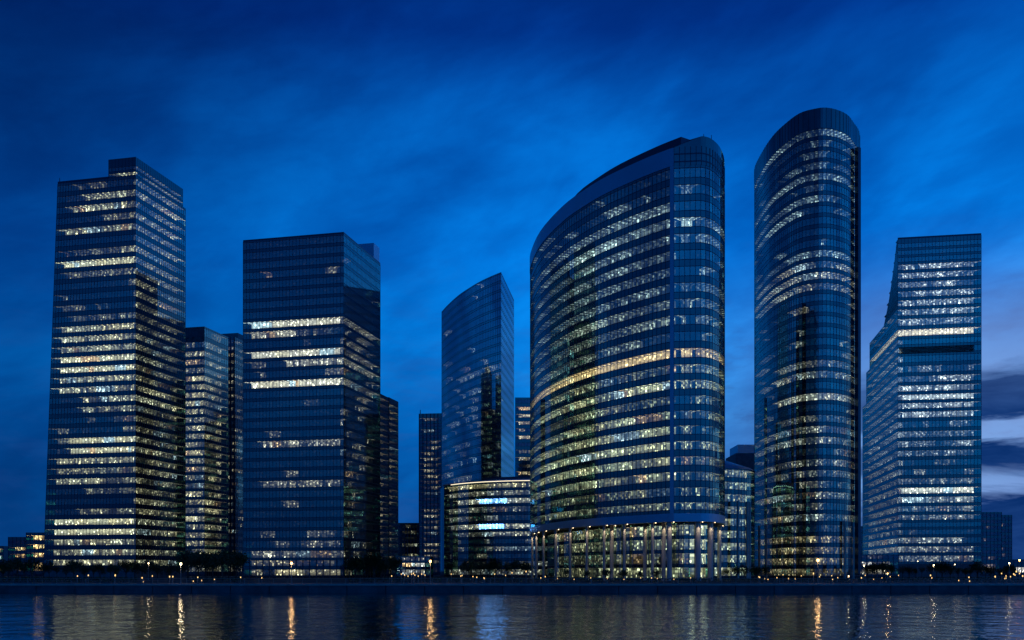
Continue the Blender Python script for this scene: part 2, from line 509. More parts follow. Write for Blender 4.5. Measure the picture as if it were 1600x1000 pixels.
def prism(root, name, pts, z0, z1, m, top=True):
    mb = MB(); n = len(pts)
    for i in range(n):
        a, b = pts[i], pts[(i + 1) % n]
        mb.face([(a[0], a[1], z0), (b[0], b[1], z0), (b[0], b[1], z1), (a[0], a[1], z1)], m)
    if top: mb.face([(p[0], p[1], z1) for p in pts], m)
    return mb.build(name, root)
def band_wall(root, name, pts, z0, z1, t, m, cen=None, zfun=None):
    """wall of thickness t along an open polyline"""
    cen = cen or (sum(p[0] for p in pts) / len(pts), sum(p[1] for p in pts) / len(pts) + 50)
    N = vnormals(pts, cen); I = off(pts, N, -t); mb = MB()
    for i in range(len(pts) - 1):
        ta = zfun(i / (len(pts) - 1)) if zfun else z1
        tb = zfun((i + 1) / (len(pts) - 1)) if zfun else z1
        P = [(*pts[i], z0), (*pts[i + 1], z0), (*I[i + 1], z0), (*I[i], z0), (*pts[i], ta), (*pts[i + 1], tb), (*I[i + 1], tb), (*I[i], ta)]
        mb.hexa(P, m)
    return mb.build(name, root)
def rowlist(y0, dy, levels): return [(y0 + dy * i, l) for i, l in enumerate(levels)]
GZ = 1.75      # ground level (water is z = 0)
DL = Vector((-.974, .226)); DR = Vector((.226, .974))
def add2(p, d, t): return (p[0] + d[0] * t, p[1] + d[1] * t)

# ------------------------------------------------------------------ setting: water, ground, promenade
def sheet(name, x0, y0, x1, y1, z, m, **props):
    mb = MB(); mb.face([(x0, y0, z), (x1, y0, z), (x1, y1, z), (x0, y1, z)], m)
    o = mb.build(name); o['kind'] = 'structure'
    for k, v in props.items(): o[k] = v
    return o
def water_mat():
    m, g, o = newmat('river_water')
    p = g.n('ShaderNodeBsdfPrincipled')
    g.put(p, 'Base Color', (.002, .006, .012, 1)); g.put(p, 'Roughness', .035); g.put(p, 'IOR', 1.45)
    g.put(p, 'Specular IOR Level', .5)
    t = g.n('ShaderNodeTexCoord')
    mp = g.n('ShaderNodeMapping'); g.put(mp, 0, t.outputs['Object']); mp.inputs['Scale'].default_value = (.8, .6, 1)
    a = g.noise(mp.outputs[0], .75, 3, .6, .4)
    b = g.noise(mp.outputs[0], .16, 2, .5)
    h = g.m('ADD', g.m('MULTIPLY', a, .55), g.m('MULTIPLY', b, 1.0))
    bp = g.n('ShaderNodeBump'); g.put(bp, 'Strength', 1.0); g.put(bp, 'Distance', .19); g.put(bp, 'Height', h)
    g.put(p, 'Normal', bp.outputs[0])
    m.node_tree.links.new(p.outputs[0], o.inputs[0])
    return m
M['water'] = water_mat()
M['ground'] = principled('dark_ground', (.045, .045, .045), .9, noise=.3, nscale=.05)
M['paving'] = principled('promenade_paving', (.16, .15, .14), .7, noise=.2, nscale=.4)
M['asphalt'] = principled('asphalt', (.05, .05, .05), .85, noise=.2, nscale=.3)
M['quay'] = principled('quay_stone', (.10, .11, .13), .7, noise=.3, nscale=.35, bump=.3, bscale=1.2)
M['coping'] = principled('coping_stone', (.50, .46, .42), .6, noise=.15, nscale=.6)
QY = 205.0
sheet('river_water', -900, -120, 900, QY + .5, 0.0, M['water'])
sheet('ground', -6000, QY + 1.0, 6000, 9000, GZ - .05, M['ground'])
sheet('near_bank_ground', -6000, -3000, 6000, -118, 1.0, M['ground'])
sheet('promenade', -450, QY + 1.0, 450, QY + 22, GZ, M['paving'])
sheet('waterfront_road', -450, QY + 24, 450, QY + 34, GZ - .03, M['asphalt'])
q = thing('quay_wall', 'dark stone quay wall running along the whole far edge of the river', 'quay wall', (0, QY, 0))
mb = MB()
x = -450
while x < 450:
    mb.box(x + 4, QY + .5, (GZ - .25 - 3) / 2 + .0, 7.86, 1.0, GZ - .25 + 3, M['quay']); x += 8
mb.box(0, QY + .75, (GZ - .3 - 3) / 2, 1000, .3, GZ - .3 + 3, M['ground'])
mb.build('wall_face', q)
mb = MB()
x = -450
while x < 450:
    mb.box(x + 2, QY + .45, GZ - .11, 3.97, 1.3, .30, M['coping']); x += 4
mb.build('coping', q)

# ------------------------------------------------------------------ tower A: tall left tower
WARM = ((.92, .93, .64), (1, .88, .48))
A0 = (at(212, 396), 396.0)
Azt = zat(275, 396); Azb = GZ
def planA(z):
    t = min(1, max(0, (z - Azb) / (Azt - Azb)))
    wl = 42.5 + (35.6 - 42.5) * t
    L = add2(A0, DL, wl); R = add2(A0, DR, 36.3); B = add2(L, DR, 36.3)
    return [('win', [L, A0], 0), ('win', [A0, R], 1), ('plain', [R, B], 0), ('plain', [B, L], 0)]
lvA = [.15, (.6, .1, 1), (.75, .1, 1), (.5, .45, 1), .8, .02, (.55, .3, 1), .95, .15, .08, .05, .04, (.45, .2, .9), .8, .85, .75, .95, .95, .75, .9, (.75, .2, 1), (.5, .25, 1), .12, (.25, .3, .7),
       (.95, .12, 1), (.95, .08, 1), .8, .6, .75, (.45, .2, 1), .02, (.7, .18, 1), .95, 1.0, .85, .8, .85]
lrA = [.25, .5, .35, .45, .3, .4, .25, .3, .25, .25, .3, .2, .2, .25, .2, .25, .3, .3, .35, .35, .4, .35, .3, .25, .4, .4, .3, .35, .35, .3, .25, .35, .4, .4, .35, .4, .4]
rowsA = []
yy = 284.5
for i in range(37):
    rowsA.append((yy, [lvA[i], lrA[i] + .12])); yy += 17.4 if i < 12 else 16.1
A = thing('office_tower', 'tallest left tower, square glass office tower with a raised block on its roof', 'office tower', (A0[0], A0[1], GZ))
topA, botA = tower(A, planA(10), rowsA, 396, Azt, wf=.56, pal=WARM, plan=planA, gain=.95)
pb = [w[1][0] for w in planA(GZ)]
# ground floor
tower(A, planA(4), [(886.5, [.25, .2])], 396, botA[-1], zbase=GZ, wf=.5, pal=WARM, depth=1.5) if False else prism(A, 'plinth', [add2(add2(p, DR, 1), (0, 0), 0) if False else p for p in pb], GZ - .1, botA[-1], M['stone'])
# raised corner block
c0 = A0; cl = add2(A0, DL, 12.2); cr = add2(A0, DR, 34.2); cb = add2(cl, DR, 34.2)
wallsC = [('win', [cl, c0], 0), ('win', [c0, cr], 1), ('plain', [cr, cb], 0), ('plain', [cb, cl], 0)]
tower(A, wallsC, [(262, [.02, .35]), (272.0, [.75, .3])], 396, zat(245, 396), zbase=Azt + .02, wf=.55, pal=WARM)
band_wall(A, 'parapet', [planA(Azt)[0][1][0], add2(A0, DL, 12.4)], Azt, Azt + .9, .3, M['metal'])
mb = MB(); p = add2(A0, DL, 35.0); mb.cyl(p[0], p[1] + .6, Azt, Azt + 2.6, .22, .12, M['metal'], 6); mb.build('roof_mast', A)

# ------------------------------------------------------------------ tower B: dark square tower
B0 = (at(537, 403), 403.0); Bl = add2(B0, DL, 44.6); Br = add2(B0, DR, 41.8); Bb = add2(Bl, DR, 41.8)
wB = [('win', [Bl, B0], 0), ('win', [B0, Br], 1), ('plain', [Br, Bb], 0), ('plain', [Bb, Bl], 0)]
lB = [.02] * 8 + [.95, (.75, 0, .38), .03, .95, (.75, .3, 1), .05, 1.0] + [.02] * 5 + [(.5, .05, 1), .02, .02, .03, (.5, .1, 1), .03, .02, .03, .03, .04, (.45, .5, 1), (.55, .03, 1)]
rB = [.03] * 8 + [.45, .15, .1, .4, .4, .25, .35, .2, .15, .2, .15, .2, .2, .2, .15, .12, .15, .1, .1, .08, .08, .08, .06, .05]
rowsB = []
yy = 373.5
for i in range(32):
    rowsB.append((yy, [lB[i], rB[i]])); yy += 15.9
B = thing('office_tower', 'dark square glass tower with a few fully lit storeys, right of the tallest left one', 'office tower', (B0[0], B0[1], GZ))
topB, botB = tower(B, wB, rowsB, 403, zat(365, 403), wf=.66, pal=((1, .96, .78), (1, .9, .6)), gain=1.05)
tower(B, wB, [(880.5, [(.35, .4, .9), .05]), (895, [(.8, .3, 1), .15])], 403, botB[-1] - .02, zbase=GZ, wf=.6, bay=3.0, mull=.5, pal=((1, .95, .7), (1, .8, .4)))
band_wall(B, 'parapet', [Bl, B0, Br], zat(365, 403), zat(365, 403) + .7, .3, M['metal'], cen=(B0[0], B0[1] + 25))
ph0 = (at(584, 440), 440.0); phl = add2(ph0, DL, 14); phr = add2(ph0, DR, 7); phb = add2(phl, DR, 7)
prism(B, 'rooftop_plant_room', [phl, ph0, phr, phb], zat(365, 403) - .1, zat(379.5, 440), M['panel'])

# ------------------------------------------------------------------ towers behind A
E0 = (at(319.5, 506), 506.0); El = add2(E0, DL, 32); Er = add2(E0, DR, 24); Eb = add2(El, DR, 24)
E = thing('office_tower', 'slim tower with grey crown and yellow windows just behind the tallest left tower', 'office tower', (E0[0], E0[1], GZ))
wE = [('win', [El, E0], 0), ('win', [E0, Er], 1), ('plain', [Er, Eb], 0), ('plain', [Eb, El], 0)]
prism(E, 'crown', [El, E0, add2(E0, DR, .1), add2(El, DR, .1)], zat(534, 506), zat(510, 506) - .05, M['stone'])
rowsE = [(540 + 12.9 * i, [random.choice((.7, .85, .5, .75)) if i < 14 or i % 3 == 0 else .5, random.uniform(.35, .6)]) for i in range(27)]
rowsE[0] = (540, [.05, .3]); rowsE.insert(0, (520, [.02, .05]))
tower(E, wE, rowsE, 506, zat(510, 506), zbase=GZ, wf=.62, pal=((1, .93, .6), (1, .85, .45)), bay=1.8)
K0 = (at(366, 545), 545.0)
Kl = add2(K0, DL, 14); Kr = add2(K0, DR, 26); Kb = add2(Kl, DR, 26)
K = thing('apartment_tower', 'narrow grey concrete residential tower half hidden between the two leftmost big towers', 'apartment tower', (K0[0], K0[1], GZ))
wK = [('win', [Kl, K0], 0), ('win', [K0, Kr], 1), ('plain', [Kr, Kb], 0), ('plain', [Kb, Kl], 0)]
tower(K, wK, [(534 + 10.6 * i, [random.uniform(.1, .45), random.uniform(.1, .4)]) for i in range(34)], 545, zat(526, 545), zbase=GZ, wf=.5, bay=2.2, mull=.9, pal=((.9, .85, .6), (1, .8, .45)))
prism(K, 'roof_block', [add2(Kl, DR, 4), add2(K0, DR, 4), add2(K0, DR, 12), add2(Kl, DR, 12)], zat(526, 545) - .1, zat(526, 545) + 3, M['concrete'])

# residential tower behind B
H0 = (at(590, 490), 490.0); Hl = add2(H0, DL, 16); Hr = add2(H0, DR, 16); Hb = add2(Hl, DR, 16)
Hs0 = Hr; Hs1 = add2(H0, DR, 30)
Ht = thing('apartment_tower', 'dark residential tower dotted with yellow windows right behind the dark square tower', 'apartment tower', (H0[0], H0[1], GZ))
wH = [('win', [Hl, H0], 0), ('win', [H0, Hr], 1), ('plain', [Hr, Hb], 0), ('plain', [Hb, Hl], 0)]
tower(Ht, wH, [(622 + 9.6 * i, random.uniform(.15, .5)) for i in range(29)], 490, zat(613, 490), zbase=GZ, wf=.5, bay=1.7, mull=.5, gls='glass_dim', pal=((1, .93, .65), (1, .8, .4)))
Hq = add2(Hs1, DL, 16); Hr2 = add2(Hr, DL, 16)
wH2 = [('win', [Hr2, Hr], 0), ('win', [Hr, Hs1], 1), ('plain', [Hs1, Hq], 0), ('plain', [Hq, Hr2], 0)]
tower(Ht, wH2, [(634 + 9.5 * i, random.uniform(.15, .5)) for i in range(28)], 506, zat(624, 512), zbase=GZ, wf=.5, bay=1.7, mull=.5, gls='glass_dim', pal=((1, .93, .65), (1, .8, .4)))

# tower left of C, far
J0 = (at(690, 620), 620.0); Jl = (at(655, 622), 622.0)
J = thing('apartment_tower', 'far dark slab tower with small yellow windows just left of the curved blue tower', 'apartment tower', (Jl[0], Jl[1], GZ))
Jb0 = (J0[0], 645); Jb1 = (Jl[0], 645)
wJ = [('win', [Jl, J0], 0), ('plain', [J0, Jb0], 0), ('plain', [Jb0, Jb1], 0), ('plain', [Jb1, Jl], 0)]
tower(J, wJ, [(656 + 8.9 * i, .04 if i in (1, 2, 3) else random.uniform(.2, .55)) for i in range(27)], 621, zat(646, 621), zbase=GZ, wf=.5, bay=2.2, mull=.6, gls='glass_dim', pal=((1, .95, .7), (1, .85, .5)))
mb = MB(); mb.cyl(Jl[0] + .6, Jl[1] + 1, zat(646, 621), zat(642, 621) + 1, .3, .2, M['metal'], 6); mb.build('roof_mast', J)
# tower between C and D
N0 = (at(838, 700), 700.0); Nl = (at(805, 700), 700.0)
Nt = thing('office_tower', 'far dark tower with short yellow rows against the left edge of the huge curved tower', 'office tower', (Nl[0], Nl[1], GZ))
wN = [('win', [Nl, N0], 0), ('plain', [N0, (N0[0], 722)], 0), ('plain', [(N0[0], 722), (Nl[0], 722)], 0), ('plain', [(Nl[0], 722), Nl], 0)]
tower(Nt, wN, [(628 + 11.2 * i, (.05, .8, .7, .8, .3, .8, .1, .5, .7, .2, .7, .8)[i % 12]) for i in range(23)], 700, zat(621, 700), zbase=GZ, wf=.45, bay=2.0, gls='glass_dim', pal=((1, .93, .65), (1, .8, .45)))

# ------------------------------------------------------------------ tower C: curved blue tower + round podium
Cc = (at(783, 480), 480.0)
Cz = zat(425, 480)
def YC(py): return 480 * (HOR - 425) / (HOR - py)
Cpts = [(at(690, YC(487)), YC(487)), (at(700, YC(476)), YC(476)), (at(718, YC(460)), YC(460)), (at(744, YC(443)), YC(443)), (at(765, YC(432.5)), YC(432.5)), Cc]
Cf = spline(Cpts, 5)
Cr = (at(803, YC(468)), YC(468))
Cl2 = (Cpts[0][0] + 9, Cpts[0][1] + 14)
C = thing('office_tower', 'blue glass tower in the middle with a curved face rising to a sharp pointed corner', 'office tower', (Cc[0], Cc[1], GZ))
wC = [('win', Cf, 0), ('win', [Cc, Cr], 1, 3.4), ('plain', [Cr, Cl2], 0), ('plain', [Cl2, Cpts[0]], 0)]
lC = [.02] * 4 + [.03, .02, .03, .04, .03, .04, (.45, .3, 1), (.3, .2, 1), (.2, .1, 1), .12, .1, .18, .15, .12, .15, .12, .12, .15, .12, .12, .1, .1, .12, .12, .12, .1, .1, .1, .1]
tower(C, wC, [(433 + 13.9 * i, [lC[i], .03]) for i in range(33)], 480, Cz, zbase=GZ, wf=.72, gls='glass_blue', spm='spandrel_blue', taper=9, pr=.015, pal=((.8, .95, .9), (1, .9, .6)))
R_ = 47.5; pc = (12.5, 487.5)
pod = thing('office_podium', 'round drum shaped glass office block with a bright line of light around its roof edge', 'office block', (pc[0], pc[1], GZ))
arc = [(pc[0] + R_ * math.cos(a), pc[1] + R_ * math.sin(a)) for a in [math.radians(200 + 145 * i / 32) for i in range(33)]]
arcb = [(pc[0] + R_ * math.cos(a), pc[1] + R_ * math.sin(a)) for a in [math.radians(345 - 145 + 145 + 215 * i / 16) for i in range(17)]]
wP = [('win', arc, 0), ('plain', arcb[:-1] + [arc[0]], 0)]
pz = zat(751, 440)
lP = [(.55, .1, 1), (.75, .1, 1), .5, .3, (.85, .05, 1), .6, .35, .12, .1, .25]
topP, botP = tower(pod, wP, [(758, .75, (1.0, .86, .45)), (769.5, .5), (782, (.75, .05, 1), None, [(.22, .345, (1.1, 2.6, 6.0))]), (795.5, .4), (809, .3), (822.8, (.6, .03, 1), None, [(.225, .335, (1.4, 4.0, 11.0))]), (834.5, (.65, .05, 1)), (846, .1), (857.5, .28), (869, .12), (881, .22), (894, .4)], 440, pz, zbase=GZ, wf=.6, pal=((.9, .95, .85), (1, .92, .6)))
M['rim_light'] = emissive('rim_light_warm_white', (1, .82, .55), 1.7, False)
arc2 = [(pc[0] + (R_ + .7) * math.cos(a), pc[1] + (R_ + .7) * math.sin(a)) for a in [math.radians(200 + 145 * i / 32) for i in range(33)]]
band_wall(pod, 'roof_canopy', arc2, pz + .15, pz + .75, 2.6, M['panel'], cen=pc)
band_wall(pod, 'rim_light', [(pc[0] + (R_ + .75) * math.cos(a), pc[1] + (R_ + .75) * math.sin(a)) for a in [math.radians(212 + 130 * i / 32) for i in range(33)]], pz - .10, pz + .14, .25, M['rim_light'], cen=pc)
band_wall(pod, 'roof_railing', [(pc[0] + (R_ - 3) * math.cos(a), pc[1] + (R_ - 3) * math.sin(a)) for a in [math.radians(235 + 90 * i / 24) for i in range(25)]], pz, pz + 2.2, .12, M['metal'], cen=pc)
# bright rooms of the drum (blue-white, fully lit)
# ------------------------------------------------------------------ tower D: the huge curved tower on columns
DYf = 275.0
def YD(py): return DYf * (HOR - 230) / (HOR - py)
front = [(829, 396.5), (845, 360), (880, 321), (915, 295), (950, 274), (1006, 247.8), (1047, 231.5)]
Dp = [(at(px, YD(py)), YD(py)) for px, py in front]
Dp[0] = (at(829.5, 366), 366.0)
Dl = [(at(830, 392), 392.0), (at(829, 380), 380.0)]
DF = spline(Dl + Dp, 4)
S1 = (at(1053, 275.0), 275.0)
R1 = (at(1095, 274.2), 274.2)
DS = [Dp[-1], S1]
DRt = [S1, R1]
DC = spline([R1, (at(1108, 275.4), 275.4), (at(1119, 278.6), 278.6), (at(1127, 283), 283), (at(1132, 289), 289), (at(1132.5, 300), 300)], 3)
DK = spline([DC[-1], (63.5, 325), (56, 352), (42, 378), (27, 394), (14, 400), Dl[0]], 3)
D = thing('office_tower', 'huge curved glass tower raised on tall pale columns with one gold lit storey', 'office tower', (S1[0], S1[1], GZ))
wD = [('win', DF, 0), ('panel', DS, 0), ('win', DRt, 1), ('win', DC, 2), ('plain', DK, 0)]
yD = [272, 298, 323.5, 349, 374, 400, 425, 451, 475, 501.5, 527, 553, 578, 601.5, 626.6, 649, 673, 697, 721, 745, 770, 793]
lD = [.18, .30, .42, (.75, .35, 1), .45, .45, .32, .42, .5, .38, .35, 1.0, .5, .75, .35, .72, .72, .9, .85, .8, (.4, 0, 1), .55]
lDr = [.05, .12, .06, .95, .45, .04, .06, .45, .5, .3, .15, 1.0, .5, .5, .15, .5, .35, .6, .4, .5, .35, .45]
rowsD = []
for y, a, b in zip(yD, lD, lDr):
    r = (y, [a, b, min(b * .7, .5) + .05])
    if y == 553: r = (y, [1.0, 1.0, .9], (1.0, .70, .30))
    elif y < 460: r = r + ((.62, .84, .80),)
    elif y < 560: r = r + ((.74, .90, .72),)
    rowsD.append(r)
zDt = zat(259, DYf); zDb = zat(802, DYf)
tower(D, wD, rowsD, DYf, zDt, zbase=zDb, wf=.56, bay=1.55, pal=((.80, .95, .60), (.98, .92, .5)), gain=.95)
cenD = (32, 345)
# smooth fascia above the top windows, its lower edge
zcap = zat(231, DYf)
band_wall(D, 'roof_fascia', off(DF + DS[1:], vnormals(DF + DS[1:], cenD), .15), zDt + .02, zcap, .8, M['panel'], cen=cenD)
band_wall(D, 'glass_parapet', DRt + DC[1:], zDt + .02, zcap + 2.6, .5, M['spandrel'], cen=cenD, zfun=lambda t: zcap + .1 + 2.9 * min(1, t * 15) - 2.2 * max(0, (t - .55)))
mb = MB(); pp = off(DRt + DC[1:-3], vnormals(DRt + DC[1:-3], cenD), .06); pq, _ = resample(pp, 17)
for a in pq: mb.cyl(a[0], a[1], zDt, zcap + .2, .09, .09, M['metal'], 4)
mb.build('parapet_mullions', D)
for dz_ in (.9, 3.0): band_wall(D, 'parapet_transom', pp, zDt + dz_, zDt + dz_ + .35, .1, M['metal'], cen=cenD)
# taller curved crown set back from the front
DFo = DF[5:]
crown = off(DFo, vnormals(DFo, cenD), -5.0)
crown += [(at(1078, 281), 281.0), (at(1094, 279), 279.0)]
zc = 126.2
band_wall(D, 'crown', crown, zDt - .5, zc, .6, M['metal'], cen=cenD, zfun=lambda t: zcap - 1.5 + (zc - zcap + 1.5) * min(1, t * 2.6) ** .7)
crl = off(crown, vnormals(crown, cenD), .45)
band_wall(D, 'crown_rail', crl, zcap + 1.0, zcap + 1.9, .35, M['panel'], cen=cenD)
# soffit fascia
ring = DF + DS[1:] + DRt[1:] + DC[1:]
zs1 = zDb; zs0 = zat(815, DYf)
band_wall(D, 'lower_fascia', off(ring, vnormals(ring, cenD), .12), zs0, zs1 - .02, .8, M['panel'], cen=cenD)
mbs = MB(); lp = DF[:-1] + DS[:-1] + DRt[:-1] + DC[:-1] + DK[:-1]
mbs.face([(a, b, zs0 + .1) for a, b in lp], M['concrete']); mbs.build('soffit', D)
# set-back glazed storeys behind the columns
def inset(pts, d): return off(pts, vnormals(pts, cenD), -d)
bi = inset(DF + [S1], 6.5)
bi_r = [bi[-1], (at(1085, 281.5), 281.5)]
bi_c = spline([bi_r[-1], (at(1105, 283.5), 283.5), (at(1115, 290), 290), (at(1116, 305), 305)], 3)
bk = [bi_c[-1], (52, 345), (28, 382), bi[0]]
wDb = [('win', bi, 0), ('win', bi_r, 1), ('win', bi_c, 1), ('plain', bk, 0)]
tower(D, wDb, [(829, [.55, .85]), (851, [.42, .8]), (873.5, [.35, .85]), (896, [.6, .85])], 281.5, zs0 + .08, zbase=GZ, wf=.74, bay=1.6, pal=((.88, 1, .62), (1, .93, .48)), gain=1.2)
# columns with a lamp in the soffit beside each
M['downlight'] = emissive('column_downlight', (1, .74, .42), 4.0)
colx = [831.5, 838, 849.5, 868.5, 891, 917, 944, 975.5, 1019.5, 1046]
def plan_y(px):
    best = None
    pts = DF + [S1]
    for a, b in zip(pts, pts[1:]):
        pa, pb_ = a[0] / a[1], b[0] / b[1]; t = (px - 800) / F
        if min(pa, pb_) - 1e-9 <= t <= max(pa, pb_) + 1e-9 and abs(pb_ - pa) > 1e-9:
            k = (t - pa) / (pb_ - pa); y = a[1] + (b[1] - a[1]) * k
            if best is None or y < best: best = y
    return best or 370
cols = [(at(px, plan_y(px) + 1.6), plan_y(px) + 1.6, .43 if px < 1040 else .72) for px in colx]
cols += [(at(1090.5, 276.2), 276.2, .80), (at(1110, 279), 279, .80)]
cols += [(at(956, 300), 300, .6), (at(1008, 291), 291, .6), (at(1037, 283), 283, .6), (at(1124, 300), 300, .6)]
for cx, cy, r in cols:
    mb = MB(); mb.cyl(cx, cy, GZ - .05, zs0 + .1, r, r, M['column'], 18); mb.cyl(cx, cy, GZ - .05, GZ + .5, r + .12, r + .12, M['column'], 18)
    mb.build('column', D, smooth=False)
    mb = MB(); mb.cyl(cx + r + .45, cy - .2, zs0 - .12, zs0 + .09, .16, .16, M['downlight'], 8)
    dl = mb.build('downlight', D)
    ld = bpy.data.lights.new('downlight_lamp', 'SPOT'); ld.energy = 520; ld.color = (1, .80, .52); ld.spot_size = math.radians(80); ld.spot_blend = .6; ld.shadow_soft_size = .15
    lo = bpy.data.objects.new('downlight_lamp', ld); COL.objects.link(lo); lo.parent = D; lo.matrix_parent_inverse = D.matrix_basis.inverted()
    lo.location = (cx + (.3 if r < .7 else .2) , cy - r - 1.1, zs0 - .3); lo.rotation_euler = (math.radians(8), 0, 0)

for px, yy, dz_ in ((1112, 277, 1.6), (1100, 275.5, 1.2)):
    mb = MB(); mb.cyl(at(px, yy), yy + .4, zcap + 2, zcap + 3 + dz_, .14, .08, M['metal'], 6); mb.build('roof_mast', D)
# ------------------------------------------------------------------ small rounded building right of D
S = thing('office_block', 'small rounded glass block with domed metal roof, left of the oval tower', 'office block', (66, 345, GZ))
sc_, sr = (67.5, 349.0), 17.0
arcS = [(sc_[0] + sr * math.cos(a), sc_[1] + sr * math.sin(a)) for a in [math.radians(180 + 190 * i / 24) for i in range(25)]]
arcSb = [(sc_[0] + sr * math.cos(a), sc_[1] + sr * math.sin(a)) for a in [math.radians(370 + 170 * i / 12) for i in range(13)]]
arcSb[-1] = arcS[0]
zS = zat(733, 335)
tower(S, [('win', arcS, 0), ('plain', arcSb, 0)], [(741 + 19 * i, (.4, .5, .6, .55, .7, .6, .6, .7, .8)[i]) for i in range(9)], 334, zS, zbase=GZ, wf=.6, pal=((.8, 1, .7), (1, .9, .5)))
mb = MB()
for rr0, rr1, h0, h1 in ((sr + .4, sr - 1, 0, 1.6), (sr - 1, 11, 1.6, 4.2), (11, 6, 4.2, 5.8), (6, .1, 5.8, 6.4)):
    for i in range(36):
        a, b = math.radians(i * 10), math.radians(i * 10 + 10)
        f = lambda r, h, t: (sc_[0] + r * math.cos(t), sc_[1] + r * math.sin(t), zS + h * (1.0 - .45 * math.cos(t)) + .05)
        mb.face([f(rr0, h0, a), f(rr0, h0, b), f(rr1, h1, b), f(rr1, h1, a)], M['panel'])
mb.build('domed_roof', S)
for px, yy in ((1153, 330.5), (1167.5, 333.5), (1171, 337)):
    mb = MB(); mb.cyl(at(px, yy), yy, GZ - .05, GZ + 26, .45, .45, M['column'], 12); mb.build('column', S)
# dark block behind it
Bk = thing('office_block', 'unlit dark stepped block peeking above the small rounded block', 'office block', (at(1165, 620), 620, GZ))
prism(Bk, 'lower_block', [(at(1150, 620), 620), (at(1182, 620), 620), (at(1182, 620), 650), (at(1150, 620), 650)], GZ, zat(708, 620), M['stone'])
prism(Bk, 'upper_block', [(at(1154, 620), 622), (at(1182, 620), 622), (at(1182, 620), 645), (at(1154, 620), 645)], zat(708, 620), zat(694, 620), M['panel'])

# ------------------------------------------------------------------ tower F: oval tower
def YF(py): return 363.0 * (HOR - 168) / (HOR - py)
Fo = [(1182, 264), (1190, 239), (1207, 213), (1226, 194), (1249, 177), (1272, 170), (1290.6, 168), (1309.6, 172), (1325, 180), (1334, 192)]
Fp = [(at(a, YF(b)), YF(b)) for a, b in Fo]
Fp[0] = (102.2, 420.0)
FF = spline([(109, 434.0)] + Fp, 4)
Fs = spline([Fp[-1], (133.6, 383.0), (137.4, 395.0), (138.2, 410), (136, 424)], 4)
Fb = spline([Fs[-1], (129, 436), (119, 441), (109, 434.0)], 4)
FT = thing('office_tower', 'oval glass tower with a slanting rounded top, second from the right', 'office tower', (114, 363, GZ))
lF = [.5, .25, .12, .12, .65, .05, (.35, .2, .8), (.7, .15, .7), .03, .03, .04, (.5, .2, .95), (.5, .2, .95), (.6, .15, .95), (.55, .2, .95), .04, .04, .08, .06, .06, .08, (.35, .45, 1), (.5, .45, 1), .08,
      (.85, .45, 1), .06, (.45, .5, .9), .3, .45, .25, .4, .3, .2, .5, .22, .42, .15, .6, .7, .6, .6]
lF = [l if isinstance(l, tuple) or i < 18 else min(.9, l + .03) for i, l in enumerate(lF)]
rowsF = [(207 + 17.2 * i, [lF[i], .35]) for i in range(41)]
for i in (37, 38, 39, 40): rowsF[i] = (rowsF[i][0], [lF[i] * .7, .15], (1.0, .80, .42))
for i in range(12): rowsF[i] = rowsF[i] + ((.6, .85, .85),)
tower(FT, [('win', FF, 0), ('win', Fs, 1), ('plain', Fb, 0)], rowsF, 363, zat(199, 363), zbase=GZ, wf=.62, pal=((.82, .95, .8), (1, .9, .6)), gain=.85)
cF = (118, 402)
lpF = FF + Fs[1:]
band_wall(FT, 'crown', lpF + Fb[1:], zat(199, 363), zat(168, 363), .5, M['spandrel'], cen=cF)
# vertical fins of the crown
mb = MB()
Nf = vnormals(lpF, cF); Pf, Tf = resample(off(lpF, Nf, .1), 70)
for p in Pf: mb.cyl(p[0], p[1], zat(198, 363), zat(168, 363) + .05, .05, .05, M['metal'], 4)
mb.build('crown_fins', FT)
# solid dark strip standing in for the shaded recess at the oval's right side
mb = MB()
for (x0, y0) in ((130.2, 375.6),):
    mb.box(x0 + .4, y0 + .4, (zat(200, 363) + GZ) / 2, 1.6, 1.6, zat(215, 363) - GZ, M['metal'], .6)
mb.build('recess_shade_strip', FT)
for px, yy in ((1186, 400), (1197, 388), (1320, 366), (1333, 374)):
    mb = MB(); mb.cyl(at(px, yy), yy, GZ - .05, GZ + 21, .5, .5, M['column'], 12); mb.build('column', FT)

# ------------------------------------------------------------------ tower G: right tower with the sloping side
G0 = (174.4, 450.0); Gr = (209.3, 444.0)
GD = (11.7, 68.0)
prof = [(zat(374, 450), 0.03), (146.8, .10), (137.9, .205), (130.3, .31), (123.03, .46), (123.02, 1.0), (109.49, 1.0), (109.48, 1.14), (92.98, 1.14), (92.97, 1.30), (0, 1.30)]
def sG(z):
    if z >= prof[0][0]: return .03
    for (za, sa), (zb, sb) in zip(prof, prof[1:]):
        if zb <= z <= za: return sa + (sb - sa) * (za - z) / max(1e-6, za - zb)
    return 1.30
def planG(z):
    s = sG(z)
    L = add2(G0, GD, s); R = add2(Gr, GD, s)
    return [('win', [G0, Gr], 0), ('win', [L, G0], 1), ('plain', [Gr, R], 0), ('plain', [R, L], 0)]
def gorder(z):
    w = planG(z); return [w[1], w[0], w[2], w[3]]
yG = [418 + 14.3 * i for i in range(7)] + [523, 535, 548, 561.5, 579, 593.6, 608.6, 622, 635, 648.7, 664.6, 680, 695, 709.6, 724, 739, 753, 767.6, 782, 796.6, 809.7, 818.5 + 2, 831.5, 845, 859, 873.5]
lG = [.7, .6, .55, .6, .7, .6, .7, 1, .02, 0, .03, .25, .7, .75, .95, .75, .8, .2, .4, .4, .4, .15, .3, .45, 1, .85, .6, .7, .03, .1, (.6, 0, .8), .5, .4]
rowsG = []
